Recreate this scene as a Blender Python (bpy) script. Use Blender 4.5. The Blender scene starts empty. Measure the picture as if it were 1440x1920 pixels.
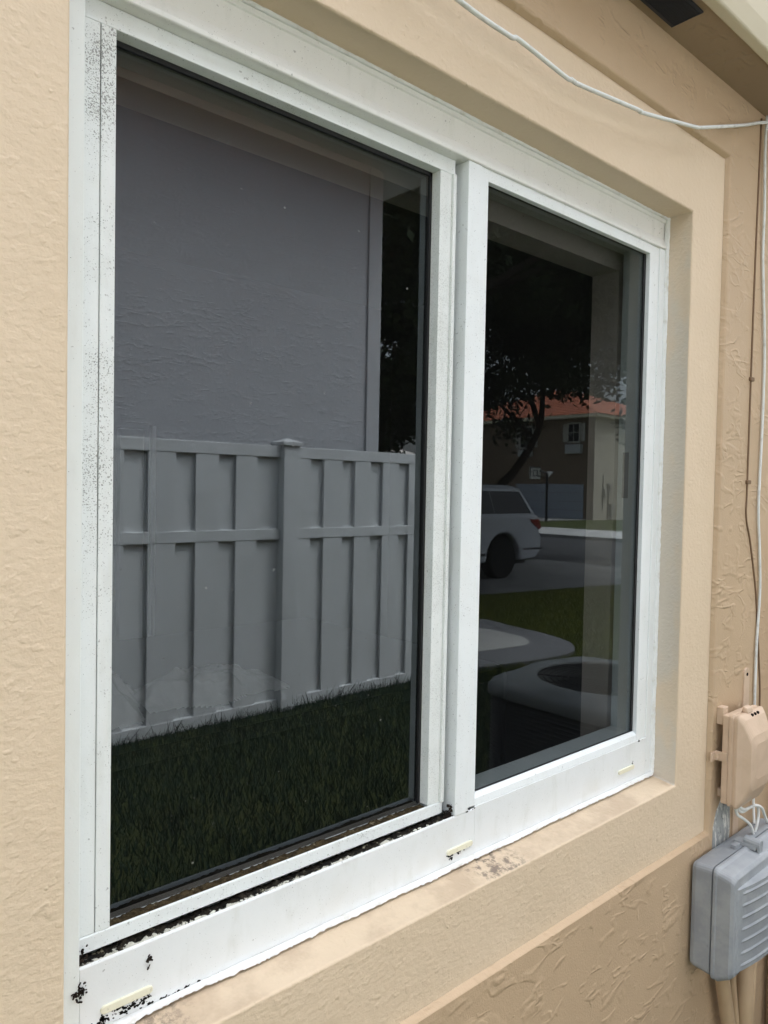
import bpy, bmesh, math, random
import numpy as np
from mathutils import Vector, Matrix, noise as mnoise
random.seed(7); rng = np.random.default_rng(7)
SC = bpy.context.scene
COL = SC.collection
D, HC = 0.859, 1.55          # camera distance to the window frame plane (y = 0), eye height

# ------------------------------------------------------------------ camera, sky, sun, exposure
def set_camera():
    yaw, pitch, roll = 0.72941, -0.0303, -0.01872
    f = Vector((math.sin(yaw)*math.cos(pitch), math.cos(yaw)*math.cos(pitch), math.sin(pitch)))
    r = Vector((math.cos(yaw), -math.sin(yaw), 0)); d = -(r.cross(f))
    c, s = math.cos(roll), math.sin(roll)
    r2, d2 = c*r + s*d, -s*r + c*d
    cam = bpy.data.cameras.new('camera'); o = bpy.data.objects.new('camera', cam); COL.objects.link(o)
    m = Matrix((r2, -d2, -f)).transposed().to_4x4(); m.translation = Vector((0, -D, HC))
    o.matrix_world = m
    cam.sensor_fit = 'VERTICAL'; cam.sensor_height = 24; cam.sensor_width = 18
    cam.lens = 1400/1920*24
    cam.clip_start = 0.02; cam.clip_end = 500
    SC.camera = o
set_camera()
SUN_EL, SUN_AZ = math.radians(56), math.radians(52)      # azimuth from +y towards +x
w = bpy.data.worlds.new('World'); SC.world = w; w.use_nodes = True
nt = w.node_tree; bg = nt.nodes['Background']
sky = nt.nodes.new('ShaderNodeTexSky'); sky.sky_type = 'NISHITA'; sky.sun_disc = False
sky.sun_elevation = SUN_EL; sky.sun_rotation = SUN_AZ; sky.dust_density = 4.0; sky.air_density = 1.2
hs = nt.nodes.new('ShaderNodeHueSaturation'); hs.inputs['Saturation'].default_value = 0.26
nt.links.new(sky.outputs[0], hs.inputs['Color'])
# overcast: the zenith about three times as bright as the horizon
gc = nt.nodes.new('ShaderNodeTexCoord'); sx = nt.nodes.new('ShaderNodeSeparateXYZ'); mr = nt.nodes.new('ShaderNodeMapRange'); vm = nt.nodes.new('ShaderNodeVectorMath'); vm.operation = 'SCALE'
nt.links.new(gc.outputs['Generated'], sx.inputs[0]); nt.links.new(sx.outputs['Z'], mr.inputs['Value'])
mr.inputs['To Min'].default_value = .38; mr.inputs['To Max'].default_value = 2.1
nt.links.new(hs.outputs[0], vm.inputs[0]); nt.links.new(mr.outputs[0], vm.inputs['Scale']); nt.links.new(vm.outputs[0], bg.inputs['Color'])
bg.inputs['Strength'].default_value = 0.15
sl = bpy.data.lights.new('sun', 'SUN'); so = bpy.data.objects.new('sun', sl); COL.objects.link(so)
sl.energy = 0.9; sl.angle = math.radians(14); sl.color = (1, .95, .88)
sd = Vector((math.sin(SUN_AZ)*math.cos(SUN_EL), math.cos(SUN_AZ)*math.cos(SUN_EL), math.sin(SUN_EL)))
so.rotation_euler = sd.to_track_quat('Z', 'Y').to_euler()
SC.view_settings.view_transform = 'Standard'; SC.view_settings.look = 'None'
SC.view_settings.gamma = 1.0; SC.view_settings.exposure = 1.92
SC.cycles.use_adaptive_sampling = False; SC.cycles.max_bounces = 10; SC.cycles.transparent_max_bounces = 12
SC.cycles.sample_clamp_indirect = 3.0
try: SC.cycles.use_denoising = True
except Exception: pass

# ------------------------------------------------------------------ helpers
class MB:
    """collects polygons of one mesh"""
    def __init__(s): s.v, s.f, s.m = [], [], []
    def add(s, vs, fs, mi=0):
        n = len(s.v); s.v += [tuple(p) for p in vs]; s.f += [tuple(i+n for i in q) for q in fs]; s.m += [mi]*len(fs)
        return s
    def box(s, a, b, mi=0):
        (x0,y0,z0),(x1,y1,z1) = a, b
        v = [(x0,y0,z0),(x1,y0,z0),(x1,y1,z0),(x0,y1,z0),(x0,y0,z1),(x1,y0,z1),(x1,y1,z1),(x0,y1,z1)]
        return s.add(v, [(0,3,2,1),(4,5,6,7),(0,1,5,4),(1,2,6,5),(2,3,7,6),(3,0,4,7)], mi)
    def prism(s, poly, axis, a, b, mi=0):
        """poly: 2-d outline in the two other axes (in x,y,z order), extruded along axis from a to b"""
        def P(p, t):
            q = list(p); q.insert(axis, t); return tuple(q)
        n = len(poly)
        v = [P(p, a) for p in poly] + [P(p, b) for p in poly]
        f = [tuple(range(n))[::-1], tuple(range(n, 2*n))] + [(i, (i+1)%n, n+(i+1)%n, n+i) for i in range(n)]
        return s.add(v, f, mi)
    def tube(s, pts, r, n=8, mi=0, caps=True):
        pts = [Vector(p) for p in pts]; rs = r if isinstance(r, (list, tuple)) else [r]*len(pts)
        v, f = [], []; up = None
        for i, p in enumerate(pts):
            t = (pts[min(i+1, len(pts)-1)] - pts[max(i-1, 0)]).normalized()
            if up is None:
                up = Vector((0,0,1)) if abs(t.z) < .9 else Vector((1,0,0))
            a = (up - t*up.dot(t)).normalized(); b = t.cross(a); up = a
            for k in range(n):
                an = 2*math.pi*k/n; v.append(p + (a*math.cos(an) + b*math.sin(an))*rs[i])
        for i in range(len(pts)-1):
            for k in range(n):
                f.append((i*n+k, i*n+(k+1)%n, (i+1)*n+(k+1)%n, (i+1)*n+k))
        if caps:
            f.append(tuple(range(n))[::-1]); f.append(tuple((len(pts)-1)*n+k for k in range(n)))
        return s.add(v, f, mi)
    def lathe(s, prof, c, n=32, mi=0, axis=2, caps=True):
        """prof: (radius, height) list, spun about an axis through c"""
        v, f = [], []
        for (r, h) in prof:
            for k in range(n):
                a = 2*math.pi*k/n; p = [r*math.cos(a), r*math.sin(a)]; p.insert(axis, h)
                v.append((p[0]+c[0], p[1]+c[1], p[2]+c[2]))
        for i in range(len(prof)-1):
            for k in range(n): f.append((i*n+k, i*n+(k+1)%n, (i+1)*n+(k+1)%n, (i+1)*n+k))
        if caps:
            f.append(tuple(range(n))[::-1]); f.append(tuple((len(prof)-1)*n+k for k in range(n)))
        return s.add(v, f, mi)
    def loft(s, rings, mi=0, caps=True):
        n = len(rings[0]); v = [p for r in rings for p in r]; f = []
        for i in range(len(rings)-1):
            for k in range(n): f.append((i*n+k, i*n+(k+1)%n, (i+1)*n+(k+1)%n, (i+1)*n+k))
        if caps: f.append(tuple(range(n))[::-1]); f.append(tuple((len(rings)-1)*n+k for k in range(n)))
        return s.add(v, f, mi)
    def build(s, name, mats, parent=None, bevel=0, smooth=False, sub=0, seg=2, recalc=True):
        me = bpy.data.meshes.new(name); me.from_pydata(s.v, [], s.f)
        mats = mats if isinstance(mats, (list, tuple)) else [mats]
        for m in mats: me.materials.append(m)
        me.polygons.foreach_set('material_index', s.m)
        if recalc:
            bm = bmesh.new(); bm.from_mesh(me); bmesh.ops.recalc_face_normals(bm, faces=bm.faces); bm.to_mesh(me); bm.free()
        if smooth: me.polygons.foreach_set('use_smooth', [True]*len(me.polygons))
        o = bpy.data.objects.new(name, me); COL.objects.link(o)
        if parent is not None: adopt(o, parent)
        if bevel:
            b = o.modifiers.new('bevel', 'BEVEL'); b.width = bevel; b.segments = seg; b.limit_method = 'ANGLE'
            b.angle_limit = math.radians(35); b.harden_normals = False
            if smooth is None: pass
        if sub:
            m = o.modifiers.new('sub', 'SUBSURF'); m.levels = sub; m.render_levels = sub
        return o
def wpos(o):
    p = Vector(o.location)
    while o.parent: o = o.parent; p += o.location
    return p
def adopt(o, parent):
    """mesh data is written in world metres; keep it there under a moved empty"""
    o.parent = parent; o.location = -wpos(parent)
def thing(name, label, cat, loc=(0,0,0), group=None):
    o = bpy.data.objects.new(name, None); COL.objects.link(o); o.location = loc
    o.empty_display_size = .1
    return tag(o, label, cat, group)
def tag(o, label=None, cat=None, group=None, kind=None):
    for k, v in (('label', label), ('category', cat), ('group', group), ('kind', kind)):
        if v: o[k] = v
    return o
def struct(o): o['kind'] = 'structure'; return o

def spline(pts, sub=8):
    P = [Vector(p) for p in pts]; out = []
    for i in range(len(P)-1):
        a, b2, c, d = P[max(i-1,0)], P[i], P[i+1], P[min(i+2, len(P)-1)]
        for k in range(sub):
            t = k/sub; out.append(.5*((2*b2) + (c-a)*t + (2*a-5*b2+4*c-d)*t*t + (3*b2-a-3*c+d)*t**3))
    return out + [P[-1]]
class Mat:
    """small node-graph builder round a Principled BSDF, object coordinates"""
    def __init__(s, name, color=(.5,.5,.5), rough=.6, spec=.4, metal=0.0):
        s.m = bpy.data.materials.new(name); s.m.use_nodes = True; s.t = s.m.node_tree
        s.p = s.t.nodes['Principled BSDF']; s.out = s.t.nodes['Material Output']
        s.p.inputs['Roughness'].default_value = rough; s.p.inputs['Specular IOR Level'].default_value = spec
        s.p.inputs['Metallic'].default_value = metal
        s.col = None; s.color = color; s.hs = []
        s.p.inputs['Base Color'].default_value = (*color, 1)
        s.tc = s.t.nodes.new('ShaderNodeTexCoord')
        s.co = s.tc.outputs['Object']
    def n(s, kind, **kw):
        nd = s.t.nodes.new(kind)
        for k, v in kw.items(): setattr(nd, k, v)
        return nd
    def link(s, a, b): s.t.links.new(a, b)
    def mapped(s, scale=(1,1,1), rot=(0,0,0), loc=(0,0,0)):
        mp = s.n('ShaderNodeMapping'); s.link(s.co, mp.inputs['Vector'])
        mp.inputs['Scale'].default_value = scale; mp.inputs['Rotation'].default_value = rot; mp.inputs['Location'].default_value = loc
        return mp.outputs[0]
    def noise(s, scale, detail=3, rough=.55, vec=None, dist=0):
        nd = s.n('ShaderNodeTexNoise'); s.link(vec or s.co, nd.inputs['Vector'])
        nd.inputs['Scale'].default_value = scale; nd.inputs['Detail'].default_value = detail
        nd.inputs['Roughness'].default_value = rough; nd.inputs['Distortion'].default_value = dist
        return nd.outputs['Fac']
    def voro(s, scale, vec=None, feature='F1'):
        nd = s.n('ShaderNodeTexVoronoi', feature=feature); s.link(vec or s.co, nd.inputs['Vector'])
        nd.inputs['Scale'].default_value = scale; return nd.outputs['Distance']
    def ramp(s, fac, a, b, ca=0.0, cb=1.0, clamp=True):
        nd = s.n('ShaderNodeMapRange'); nd.interpolation_type = 'SMOOTHSTEP'; nd.clamp = clamp
        s.link(fac, nd.inputs['Value'])
        for k, v in (('From Min', a), ('From Max', b), ('To Min', ca), ('To Max', cb)): nd.inputs[k].default_value = v
        return nd.outputs['Result']
    def math(s, op, a, b=None):
        nd = s.n('ShaderNodeMath', operation=op)
        for i, q in enumerate((a, b)):
            if q is None: continue
            if isinstance(q, (int, float)): nd.inputs[i].default_value = q
            else: s.link(q, nd.inputs[i])
        return nd.outputs[0]
    def xyz(s):
        nd = s.n('ShaderNodeSeparateXYZ'); s.link(s.co, nd.inputs[0]); return nd.outputs
    def tint(s, color, fac):
        """mix colour over what is there by fac"""
        nd = s.n('ShaderNodeMix', data_type='RGBA')
        if s.col is None: nd.inputs['A'].default_value = (*s.color, 1)
        else: s.link(s.col, nd.inputs['A'])
        nd.inputs['B'].default_value = (*color, 1)
        if isinstance(fac, (int, float)): nd.inputs['Factor'].default_value = fac
        else: s.link(fac, nd.inputs['Factor'])
        s.col = nd.outputs['Result']; s.link(s.col, s.p.inputs['Base Color']); return s
    def bump(s, height, dist=.002, strength=1.0):
        nd = s.n('ShaderNodeBump'); nd.inputs['Distance'].default_value = dist; nd.inputs['Strength'].default_value = strength
        s.link(height, nd.inputs['Height'])
        if s.hs: s.link(s.hs[-1], nd.inputs['Normal'])
        s.hs.append(nd.outputs[0]); s.link(nd.outputs[0], s.p.inputs['Normal']); return s
    def done(s): return s.m

# ------------------------------------------------------------------ materials
def m_stucco_field(name, base, dark, scale=1.0, horizontal=False, amp=1.0):
    """knock-down stucco: flat paint with short curled trowel ridges"""
    M = Mat(name, base, .5, .4)
    rot = (0, math.radians(0 if horizontal else -38), 0)
    v = M.mapped((1, 1, 1) if not horizontal else (.45, 1, 1.7), rot)
    v2 = M.mapped((.55*scale, 1*scale, 1.25*scale) if not horizontal else (.5*scale, 1, 1.6*scale), rot, (3.1, 0, 1.7))
    n1 = M.noise(15, 2.0, .5, v2, .5)
    rid = M.ramp(M.math('ABSOLUTE', M.math('SUBTRACT', n1, .5)), .0, .075, 1, 0)
    n2 = M.noise(30, 1.5, .5, v2, .5)
    rid2 = M.ramp(M.math('ABSOLUTE', M.math('SUBTRACT', n2, .53)), .0, .09, 1, 0)
    mask = M.ramp(M.noise(9*scale, 3, .6, v), .46, .56)
    mask2 = M.ramp(M.noise(13*scale, 2, .6, M.mapped((1,1,1), (0,0,0), (5,2,9))), .54, .62)
    ridge = M.math('ADD', M.math('MULTIPLY', rid, mask), M.math('MULTIPLY', rid2, mask2))
    low = M.noise(5, 2, .5)
    fine = M.noise(260, 3, .6)
    M.tint(dark, M.ramp(M.noise(2.3, 4, .6), .35, .75, 0, .5))
    M.bump(low, .012, .4)
    M.bump(ridge, .0011*amp, 1.0)
    M.bump(fine, .0011, .55)
    return M
def m_stucco_fine(name, base, dark):
    M = Mat(name, base, .55, .4)
    M.tint(dark, M.ramp(M.noise(3.1, 4, .6), .35, .75, 0, .45))
    n = M.noise(120, 2.5, .5, M.mapped((.8, 1, 1.15)))
    blob = M.ramp(M.noise(70, 2, .5), .56, .72)
    spike = M.ramp(M.voro(34), .0, .10, 1, 0)
    sp = M.math('MULTIPLY', spike, M.ramp(M.noise(6, 2), .5, .6))
    M.bump(M.noise(7, 3, .5), .010, .35)
    M.bump(n, .0018, .65)
    M.bump(M.noise(330, 2, .6), .0006, .5)
    M.bump(blob, .0008, .5)
    M.bump(sp, .0016, .7)
    return M
def m_white(name, mold=0.0, op=.85, pr=(.34, .70), base=(.80, .84, .835), rough=.42, zmask=None, xmask=None, stain=.12, speck=520):
    """white powder-coated aluminium: chalky, with black mould specks and grime"""
    M = Mat(name, base, rough, .45)
    M.tint((.56, .58, .53), M.ramp(M.noise(24, 5, .65, M.mapped((1, 1, .35))), .5, .8, 0, stain*3))
    M.tint((.62, .60, .52), M.ramp(M.noise(6, 3, .6), .55, .75, 0, stain*1.5))
    sp = M.ramp(M.noise(150, 2, .5), .70, .76, 0, .45)
    M.tint((.10, .10, .09), sp)
    if mold:
        patch = M.ramp(M.noise(11, 4, .65), pr[0], pr[1], .08, 1)
        if zmask:
            z = M.xyz()[2]; patch = M.math('MULTIPLY', patch, M.ramp(z, zmask[0], zmask[1], zmask[2], 1))
        th = M.math('SUBTRACT', .70, M.math('MULTIPLY', patch, .20*mold))
        d = M.math('SUBTRACT', M.noise(speck, 2.5, .6), th)
        M.tint((.05, .055, .045), M.ramp(d, 0, .05, 0, op))
        M.tint((.42, .43, .38), M.math('MULTIPLY', patch, .20*mold))
    M.bump(M.noise(300, 2, .5), .0004, .3)
    return M.done()
TAN, TAND = (.505, .372, .24), (.455, .335, .215)
BAND, BANDD = (.68, .548, .395), (.63, .502, .35)
wall_m = m_stucco_field('stucco_tan', TAN, TAND).done()
band_mm = m_stucco_fine('stucco_cream', BAND, BANDD)
# brown-black mildew blotches on the sill ledge of the surround and grey unpainted reveal on the right
_x, _y, _z = band_mm.xyz()
ledge = band_mm.math('MULTIPLY', band_mm.ramp(_z, HC-.665, HC-.657, 0, 1), band_mm.ramp(_z, HC-.642, HC-.630, 1, 0))
ledge = band_mm.math('MULTIPLY', ledge, band_mm.math('MULTIPLY', band_mm.ramp(_y, -.0605, -.0585, 0, 1), band_mm.ramp(_x, 1.600, 1.612, 1, 0)))
spot = band_mm.math('MULTIPLY', band_mm.math('ADD', band_mm.ramp(_x, .93, .985, 0, 1), 0), band_mm.ramp(_x, 1.04, 1.10, 1, 0))
spotb = band_mm.math('MULTIPLY', band_mm.ramp(_x, .40, .46, 1, 0), .8)
gr = band_mm.math('MULTIPLY', band_mm.math('MULTIPLY', ledge, band_mm.math('MAXIMUM', spot, spotb)), band_mm.ramp(band_mm.noise(60, 6, .7), .46, .60, 0, .75))
band_mm.tint((.42, .31, .21), band_mm.math('MULTIPLY', ledge, band_mm.ramp(band_mm.noise(8, 5, .7), .40, .66, 0, .55)))
band_mm.tint((.12, .09, .075), gr)
rev = band_mm.math('MULTIPLY', band_mm.math('MULTIPLY', band_mm.ramp(_x, 1.609, 1.611, 0, 1), band_mm.ramp(_x, 1.618, 1.620, 1, 0)), band_mm.ramp(_y, -.0585, -.0575, 0, 1))
rn = band_mm.math('MULTIPLY', rev, band_mm.ramp(band_mm.noise(7, 4, .6, band_mm.mapped((1,1,.6))), .36, .56, .15, .8))
band_mm.tint((.58, .535, .46), rn)
band_m = band_mm.done()
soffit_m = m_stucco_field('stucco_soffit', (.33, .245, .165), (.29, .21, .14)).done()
fascia_m = Mat('fascia_paint', (.66, .60, .46), .5, .4).tint((.5, .46, .35), .15).done()
white_m = m_white('frame_white')
frame_m = m_white('frame_white_outer', .25, base=(.80, .845, .83), zmask=(HC-.6, HC+.3, .3), stain=.10, speck=420)
stile_m = m_white('sash_white_mouldy', 1.0, .72, base=(.80, .84, .83), zmask=(HC-.55, HC+.30, .22), speck=560)
stile2_m = m_white('sash_white_speckled', .75, .30, (.15, .62), base=(.79, .825, .81), zmask=(HC-.9, HC-.2, .8), speck=600)
rail_m = m_white('sash_rail_white', .45, base=(.80, .84, .84), stain=.10)
head_m = m_white('head_white', .12, base=(.79, .80, .77), stain=.16)
mull_m = m_white('mullion_white', .25, base=(.81, .85, .855), stain=.08)
sill_m = m_white('sill_white', .30, base=(.79, .82, .825), stain=.14)
inner_m = Mat('inner_aluminium', (.80, .88, .90), .4, .5).done()
gasket_m = Mat('black_gasket', (.012, .012, .013), .5, .4).done()
caulk_mm = Mat('white_caulk', (.80, .82, .81), .5, .4); caulk_mm.tint((.62, .61, .56), caulk_mm.ramp(caulk_mm.noise(30, 4, .65), .5, .72, 0, .8)); caulk_mm.bump(caulk_mm.noise(90, 3, .6), .002, .8); caulk_m = caulk_mm.done()
weep_mm = Mat('yellowed_plastic', (.78, .76, .60), .4, .5); weep_mm.tint((.35, .33, .25), weep_mm.ramp(weep_mm.noise(140, 3), .6, .75, 0, .6)); weep_m = weep_mm.done()
def m_dirt(name, a, b, c, front=None):
    M = Mat(name, a, .95, .1)
    M.tint(b, M.ramp(M.noise(110, 4, .7), .42, .6))
    M.tint(c, M.ramp(M.noise(75, 3, .65), .60, .68, 0, .95))
    if front:      # chalky paint flakes along the outer lip, thinning towards the mullion
        X, Y, Z = M.xyz()
        f = M.math('ADD', M.math('MULTIPLY', M.math('SUBTRACT', .0125, Y), 30), M.math('MULTIPLY', M.math('SUBTRACT', .62, X), .30))
        f = M.math('ADD', f, M.math('SUBTRACT', M.noise(95, 4, .7), .5))
        M.tint(front, M.ramp(f, .06, .14, 0, .95)); M.tint((.03, .027, .02), M.ramp(M.noise(150, 3, .6), .60, .66, 0, .85))
    M.bump(M.noise(160, 4, .7), .004, 1.0)
    return M.done()
dirt_m = m_dirt('track_grime', (.012, .011, .010), (.035, .030, .022), (.30, .28, .20), (.66, .65, .56))
dirt2_m = m_dirt('bead_grime', (.035, .026, .014), (.075, .055, .028), (.20, .17, .11))
mold_m = Mat('black_mould', (.014, .014, .012), .9, .1).done()
def m_glass(name, ior=1.9, trans=(.44, .45, .445)):
    m = bpy.data.materials.new(name); m.use_nodes = True; t = m.node_tree; t.nodes.clear()
    out = t.nodes.new('ShaderNodeOutputMaterial'); mix = t.nodes.new('ShaderNodeMixShader')
    tr = t.nodes.new('ShaderNodeBsdfTransparent'); gl = t.nodes.new('ShaderNodeBsdfGlossy'); fr = t.nodes.new('ShaderNodeFresnel')
    fr.inputs['IOR'].default_value = ior; tc0 = t.nodes.new('ShaderNodeMix'); tc0.data_type = 'RGBA'; tc0.inputs['A'].default_value = (*trans, 1); tc0.inputs['B'].default_value = (1, 1, 1, 1); t.links.new(tc0.outputs['Result'], tr.inputs['Color'])   # grey-tinted pane: tint counted once, on the way in
    gl.inputs['Roughness'].default_value = 0.0; gl.inputs['Color'].default_value = (.82, .92, 1, 1)
    # thin film of dust on the pane
    df = t.nodes.new('ShaderNodeBsdfDiffuse'); df.inputs['Color'].default_value = (.55, .55, .53, 1)
    tc = t.nodes.new('ShaderNodeTexCoord')
    nz = t.nodes.new('ShaderNodeTexNoise'); nz.inputs['Scale'].default_value = 130; nz.inputs['Detail'].default_value = 1
    t.links.new(tc.outputs['Object'], nz.inputs['Vector'])
    mr = t.nodes.new('ShaderNodeMapRange'); mr.inputs['From Min'].default_value = .77; mr.inputs['From Max'].default_value = .82
    mr.inputs['To Min'].default_value = .003; mr.inputs['To Max'].default_value = .25
    t.links.new(nz.outputs['Fac'], mr.inputs['Value'])
    mix2 = t.nodes.new('ShaderNodeMixShader')
    ge = t.nodes.new('ShaderNodeNewGeometry'); mu = t.nodes.new('ShaderNodeMath'); mu.operation = 'MULTIPLY'; iv = t.nodes.new('ShaderNodeMath'); iv.operation = 'SUBTRACT'; iv.inputs[0].default_value = 1.0
    t.links.new(ge.outputs['Backfacing'], iv.inputs[1]); t.links.new(ge.outputs['Backfacing'], tc0.inputs['Factor']); t.links.new(fr.outputs[0], mu.inputs[0]); t.links.new(iv.outputs[0], mu.inputs[1])   # coated outer face reflects
    t.links.new(mu.outputs[0], mix.inputs['Fac']); t.links.new(tr.outputs[0], mix.inputs[1]); t.links.new(gl.outputs[0], mix.inputs[2])
    t.links.new(mr.outputs[0], mix2.inputs['Fac']); t.links.new(mix.outputs[0], mix2.inputs[1]); t.links.new(df.outputs[0], mix2.inputs[2])
    t.links.new(mix2.outputs[0], out.inputs['Surface'])
    return m
glass_m = m_glass('window_glass'); clear_m = m_glass('fixed_window_glass', 1.47)
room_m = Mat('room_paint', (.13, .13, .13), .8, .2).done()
dry_m = Mat('drywall_return', (.56, .52, .47), .8, .2).done()
door_m = Mat('white_door', (.85, .85, .85), .5, .3).done()

# ------------------------------------------------------------------ our house
house = thing('house', 'tan stucco house wall with a cream window surround and white sliding window', 'house', (0, 0, 0))
OX0, OX1, OZ0, OZ1 = .2719, 1.6144, HC-.644, HC+.627      # window opening
BX0, BX1, BZ0, BZ1 = .125, 1.7611, HC-.805, HC+.786       # surround outline
YB, YF = -.061, -.072                                       # face of surround, face of textured field
ZS = HC + .944                                              # soffit height
def ring(mb, r0, y0, r1, y1, mi=0):
    """frame-shaped band of four quads between rectangle r0 at depth y0 and r1 at y1"""
    def c(r, y): return [(r[0], y, r[2]), (r[1], y, r[2]), (r[1], y, r[3]), (r[0], y, r[3])]
    mb.add(c(r0, y0) + c(r1, y1), [(i, (i+1)%4, 4+(i+1)%4, 4+i) for i in range(4)], mi)
WX0, WX1 = -3.0, 6.0
mb = MB()
e = .007
ring(mb, (BX0, BX1, BZ0, BZ1), YB, (BX0-e, BX1+e, BZ0-e, BZ1+e), YF)
ring(mb, (BX0-e, BX1+e, BZ0-e, BZ1+e), YF, (WX0, WX1, 0, ZS), YF)
mb.add([(WX0, YF, 0), (WX0, 4.5, 0), (WX0, 4.5, ZS), (WX0, YF, ZS)], [(0,1,2,3)])
mb.add([(WX1, YF, 0), (WX1, 4.5, 0), (WX1, 4.5, ZS), (WX1, YF, ZS)], [(3,2,1,0)])
bm = bmesh.new(); me = bpy.data.meshes.new('wall'); me.from_pydata(mb.v, [], mb.f); bm.from_mesh(me)
bmesh.ops.remove_doubles(bm, verts=bm.verts, dist=1e-5); bmesh.ops.recalc_face_normals(bm, faces=bm.faces)
bm.to_mesh(me); bm.free(); me.materials.append(wall_m)
wall = bpy.data.objects.new('wall', me); COL.objects.link(wall); wall.parent = house
b = wall.modifiers.new('bevel', 'BEVEL'); b.width = .003; b.segments = 2; b.angle_limit = math.radians(25)
mb = MB()
ring(mb, (OX0, OX1, OZ0, OZ1), .05, (OX0, OX1, OZ0-.014, OZ1), YB)
ring(mb, (OX0, OX1, OZ0-.014, OZ1), YB, (BX0-.001, BX1+.001, BZ0-.001, BZ1+.001), YB+.0004)
bm = bmesh.new(); me = bpy.data.meshes.new('window_surround'); me.from_pydata(mb.v, [], mb.f); bm.from_mesh(me)
bmesh.ops.remove_doubles(bm, verts=bm.verts, dist=1e-5); bmesh.ops.recalc_face_normals(bm, faces=bm.faces)
bm.to_mesh(me); bm.free(); me.materials.append(band_m)
sur = bpy.data.objects.new('window_surround', me); COL.objects.link(sur); sur.parent = house
sur['label'] = 'smooth cream stucco surround framing the window'
b = sur.modifiers.new('bevel', 'BEVEL'); b.width = .0035; b.segments = 3; b.angle_limit = math.radians(25)
# eaves
SY = -.859 + .684
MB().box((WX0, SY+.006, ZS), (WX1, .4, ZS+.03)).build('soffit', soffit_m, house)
mb = MB(); mb.prism([(SY+.006, ZS-.006), (SY+.006, ZS+.035), (SY-.012, ZS+.05), (SY-.03, ZS+.19), (SY-.045, ZS+.19), (SY-.045, ZS+.175), (SY-.028, ZS+.03), (SY-.018, ZS-.006)], 0, WX0, WX1)
mb.build('fascia', fascia_m, house, bevel=.004)
mb = MB(); mb.prism([(SY-.05, ZS+.19), (4.5, ZS+1.9), (4.5, ZS+1.95), (SY-.05, ZS+.23)], 0, WX0-.2, WX1+.2)
roof_m = Mat('terracotta_roof', (.42, .13, .06), .8, .2)
roof_m.tint((.28, .09, .05), roof_m.ramp(roof_m.noise(9, 4), .4, .7, 0, .8)); roof_m = roof_m.done()
mb.build('roof', roof_m, house)
vent_m = Mat('dark_vent', (.03, .033, .045), .6, .3); vent_m.bump(vent_m.noise(300, 2), .001, .5); vent_m = vent_m.done()
mb = MB(); ya, yb2 = SY+.02, SY+.085
mb.box((1.17, ya, ZS-.004), (1.44, yb2, ZS-.001))
for i in range(60): mb.box((1.175+i*.0044, ya+.006, ZS-.0052), (1.1772+i*.0044, yb2-.006, ZS-.004))
mb.build('soffit_vent', vent_m, house)
# chalky bare patch where paint has come off beside the boxes
patch = Mat('bare_patch', (.34, .36, .36), .7, .3); patch.tint((.72, .72, .68), patch.ramp(patch.noise(45, 5, .7, patch.mapped((1.6,1,.5))), .5, .6)); patch.tint((.10,.10,.09), patch.ramp(patch.noise(80, 4, .7, patch.mapped((1.6,1,.4))), .58, .66, 0, .9))
patch.bump(patch.noise(90, 4, .7), .003, .8)
px = [(1.785, .0), (1.80, .035), (1.825, .06), (1.85, .085), (1.868, .088), (1.875, .06), (1.872, .03), (1.876, -.02), (1.87, -.10), (1.79, -.10), (1.784, -.05)]
mb = MB(); mb.prism([(x, HC-.80+z) for x, z in px], 1, YF-.002, YF+.004); mb.build('bare_patch', patch.done(), house)['label'] = 'bare grey patch of stucco where the paint has flaked'

# window: part of the house
ZT = .555
fm = MB()
fm.prism([(0,.627),(0,.615),(.003,.6145),(.0035,.606),(.003,.578),(-.003,.5625),(-.004,.556),(-.002,.5545),(.006,.5548),(.085,.5548),(.085,.627)], 0, OX0, OX1)
fm.v = [(x, y, z+HC) for x, y, z in fm.v]
win = fm.build('window', head_m, house, bevel=.0012)
win['label'] = 'white aluminium horizontal sliding window'
fm = MB()
fm.box((OX0, 0, HC-.644), (.3092, .085, HC+.5546))
fm.build('jamb', frame_m, win, bevel=.0015)
fm = MB()
fm.box((1.587, 0, HC-.644), (OX1, .075, HC+.5546))
fm.box((1.5478, .002, HC-.5576), (1.587, .0125, HC+.5546))
fm.build('jamb', mull_m, win, bevel=.0012)
fm = MB()
fm.prism([(0,-.644),(.085,-.644),(.085,-.573),(.0045,-.573),(.0035,-.5607),(.0015,-.5602),(0,-.563)], 0, .3092, .9965)
fm.prism([(0,-.644),(.075,-.644),(.075,-.5577),(.0,-.5577)], 0, .9966, 1.5870)
fm.v = [(x, y, z+HC) for x, y, z in fm.v]
fm.build('sill', sill_m, win, bevel=.0012)
# fixed lite beads
for pf in ([(.001,-.5576),(.013,-.5576),(.013,-.538),(.0095,-.538),(.003,-.545)], [(.001,.5548),(.0125,.5548),(.0125,.534),(.001,.534)]):
    MB().prism([(y, z+HC) for y, z in pf], 0, .9965, 1.5478).build('glazing_bead', mull_m, win, bevel=.001)
fm = MB()
fm.box((.9438, -.001, HC-.5605), (.977, .052, HC+.5545))
fm.box((.977, .0005, HC-.5560), (.9965, .0125, HC+.5545))
fm.box((.977, .0195, HC-.5560), (.9965, .06, HC+.5545))
fm.build('mullion', mull_m, win, bevel=.0012)
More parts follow.
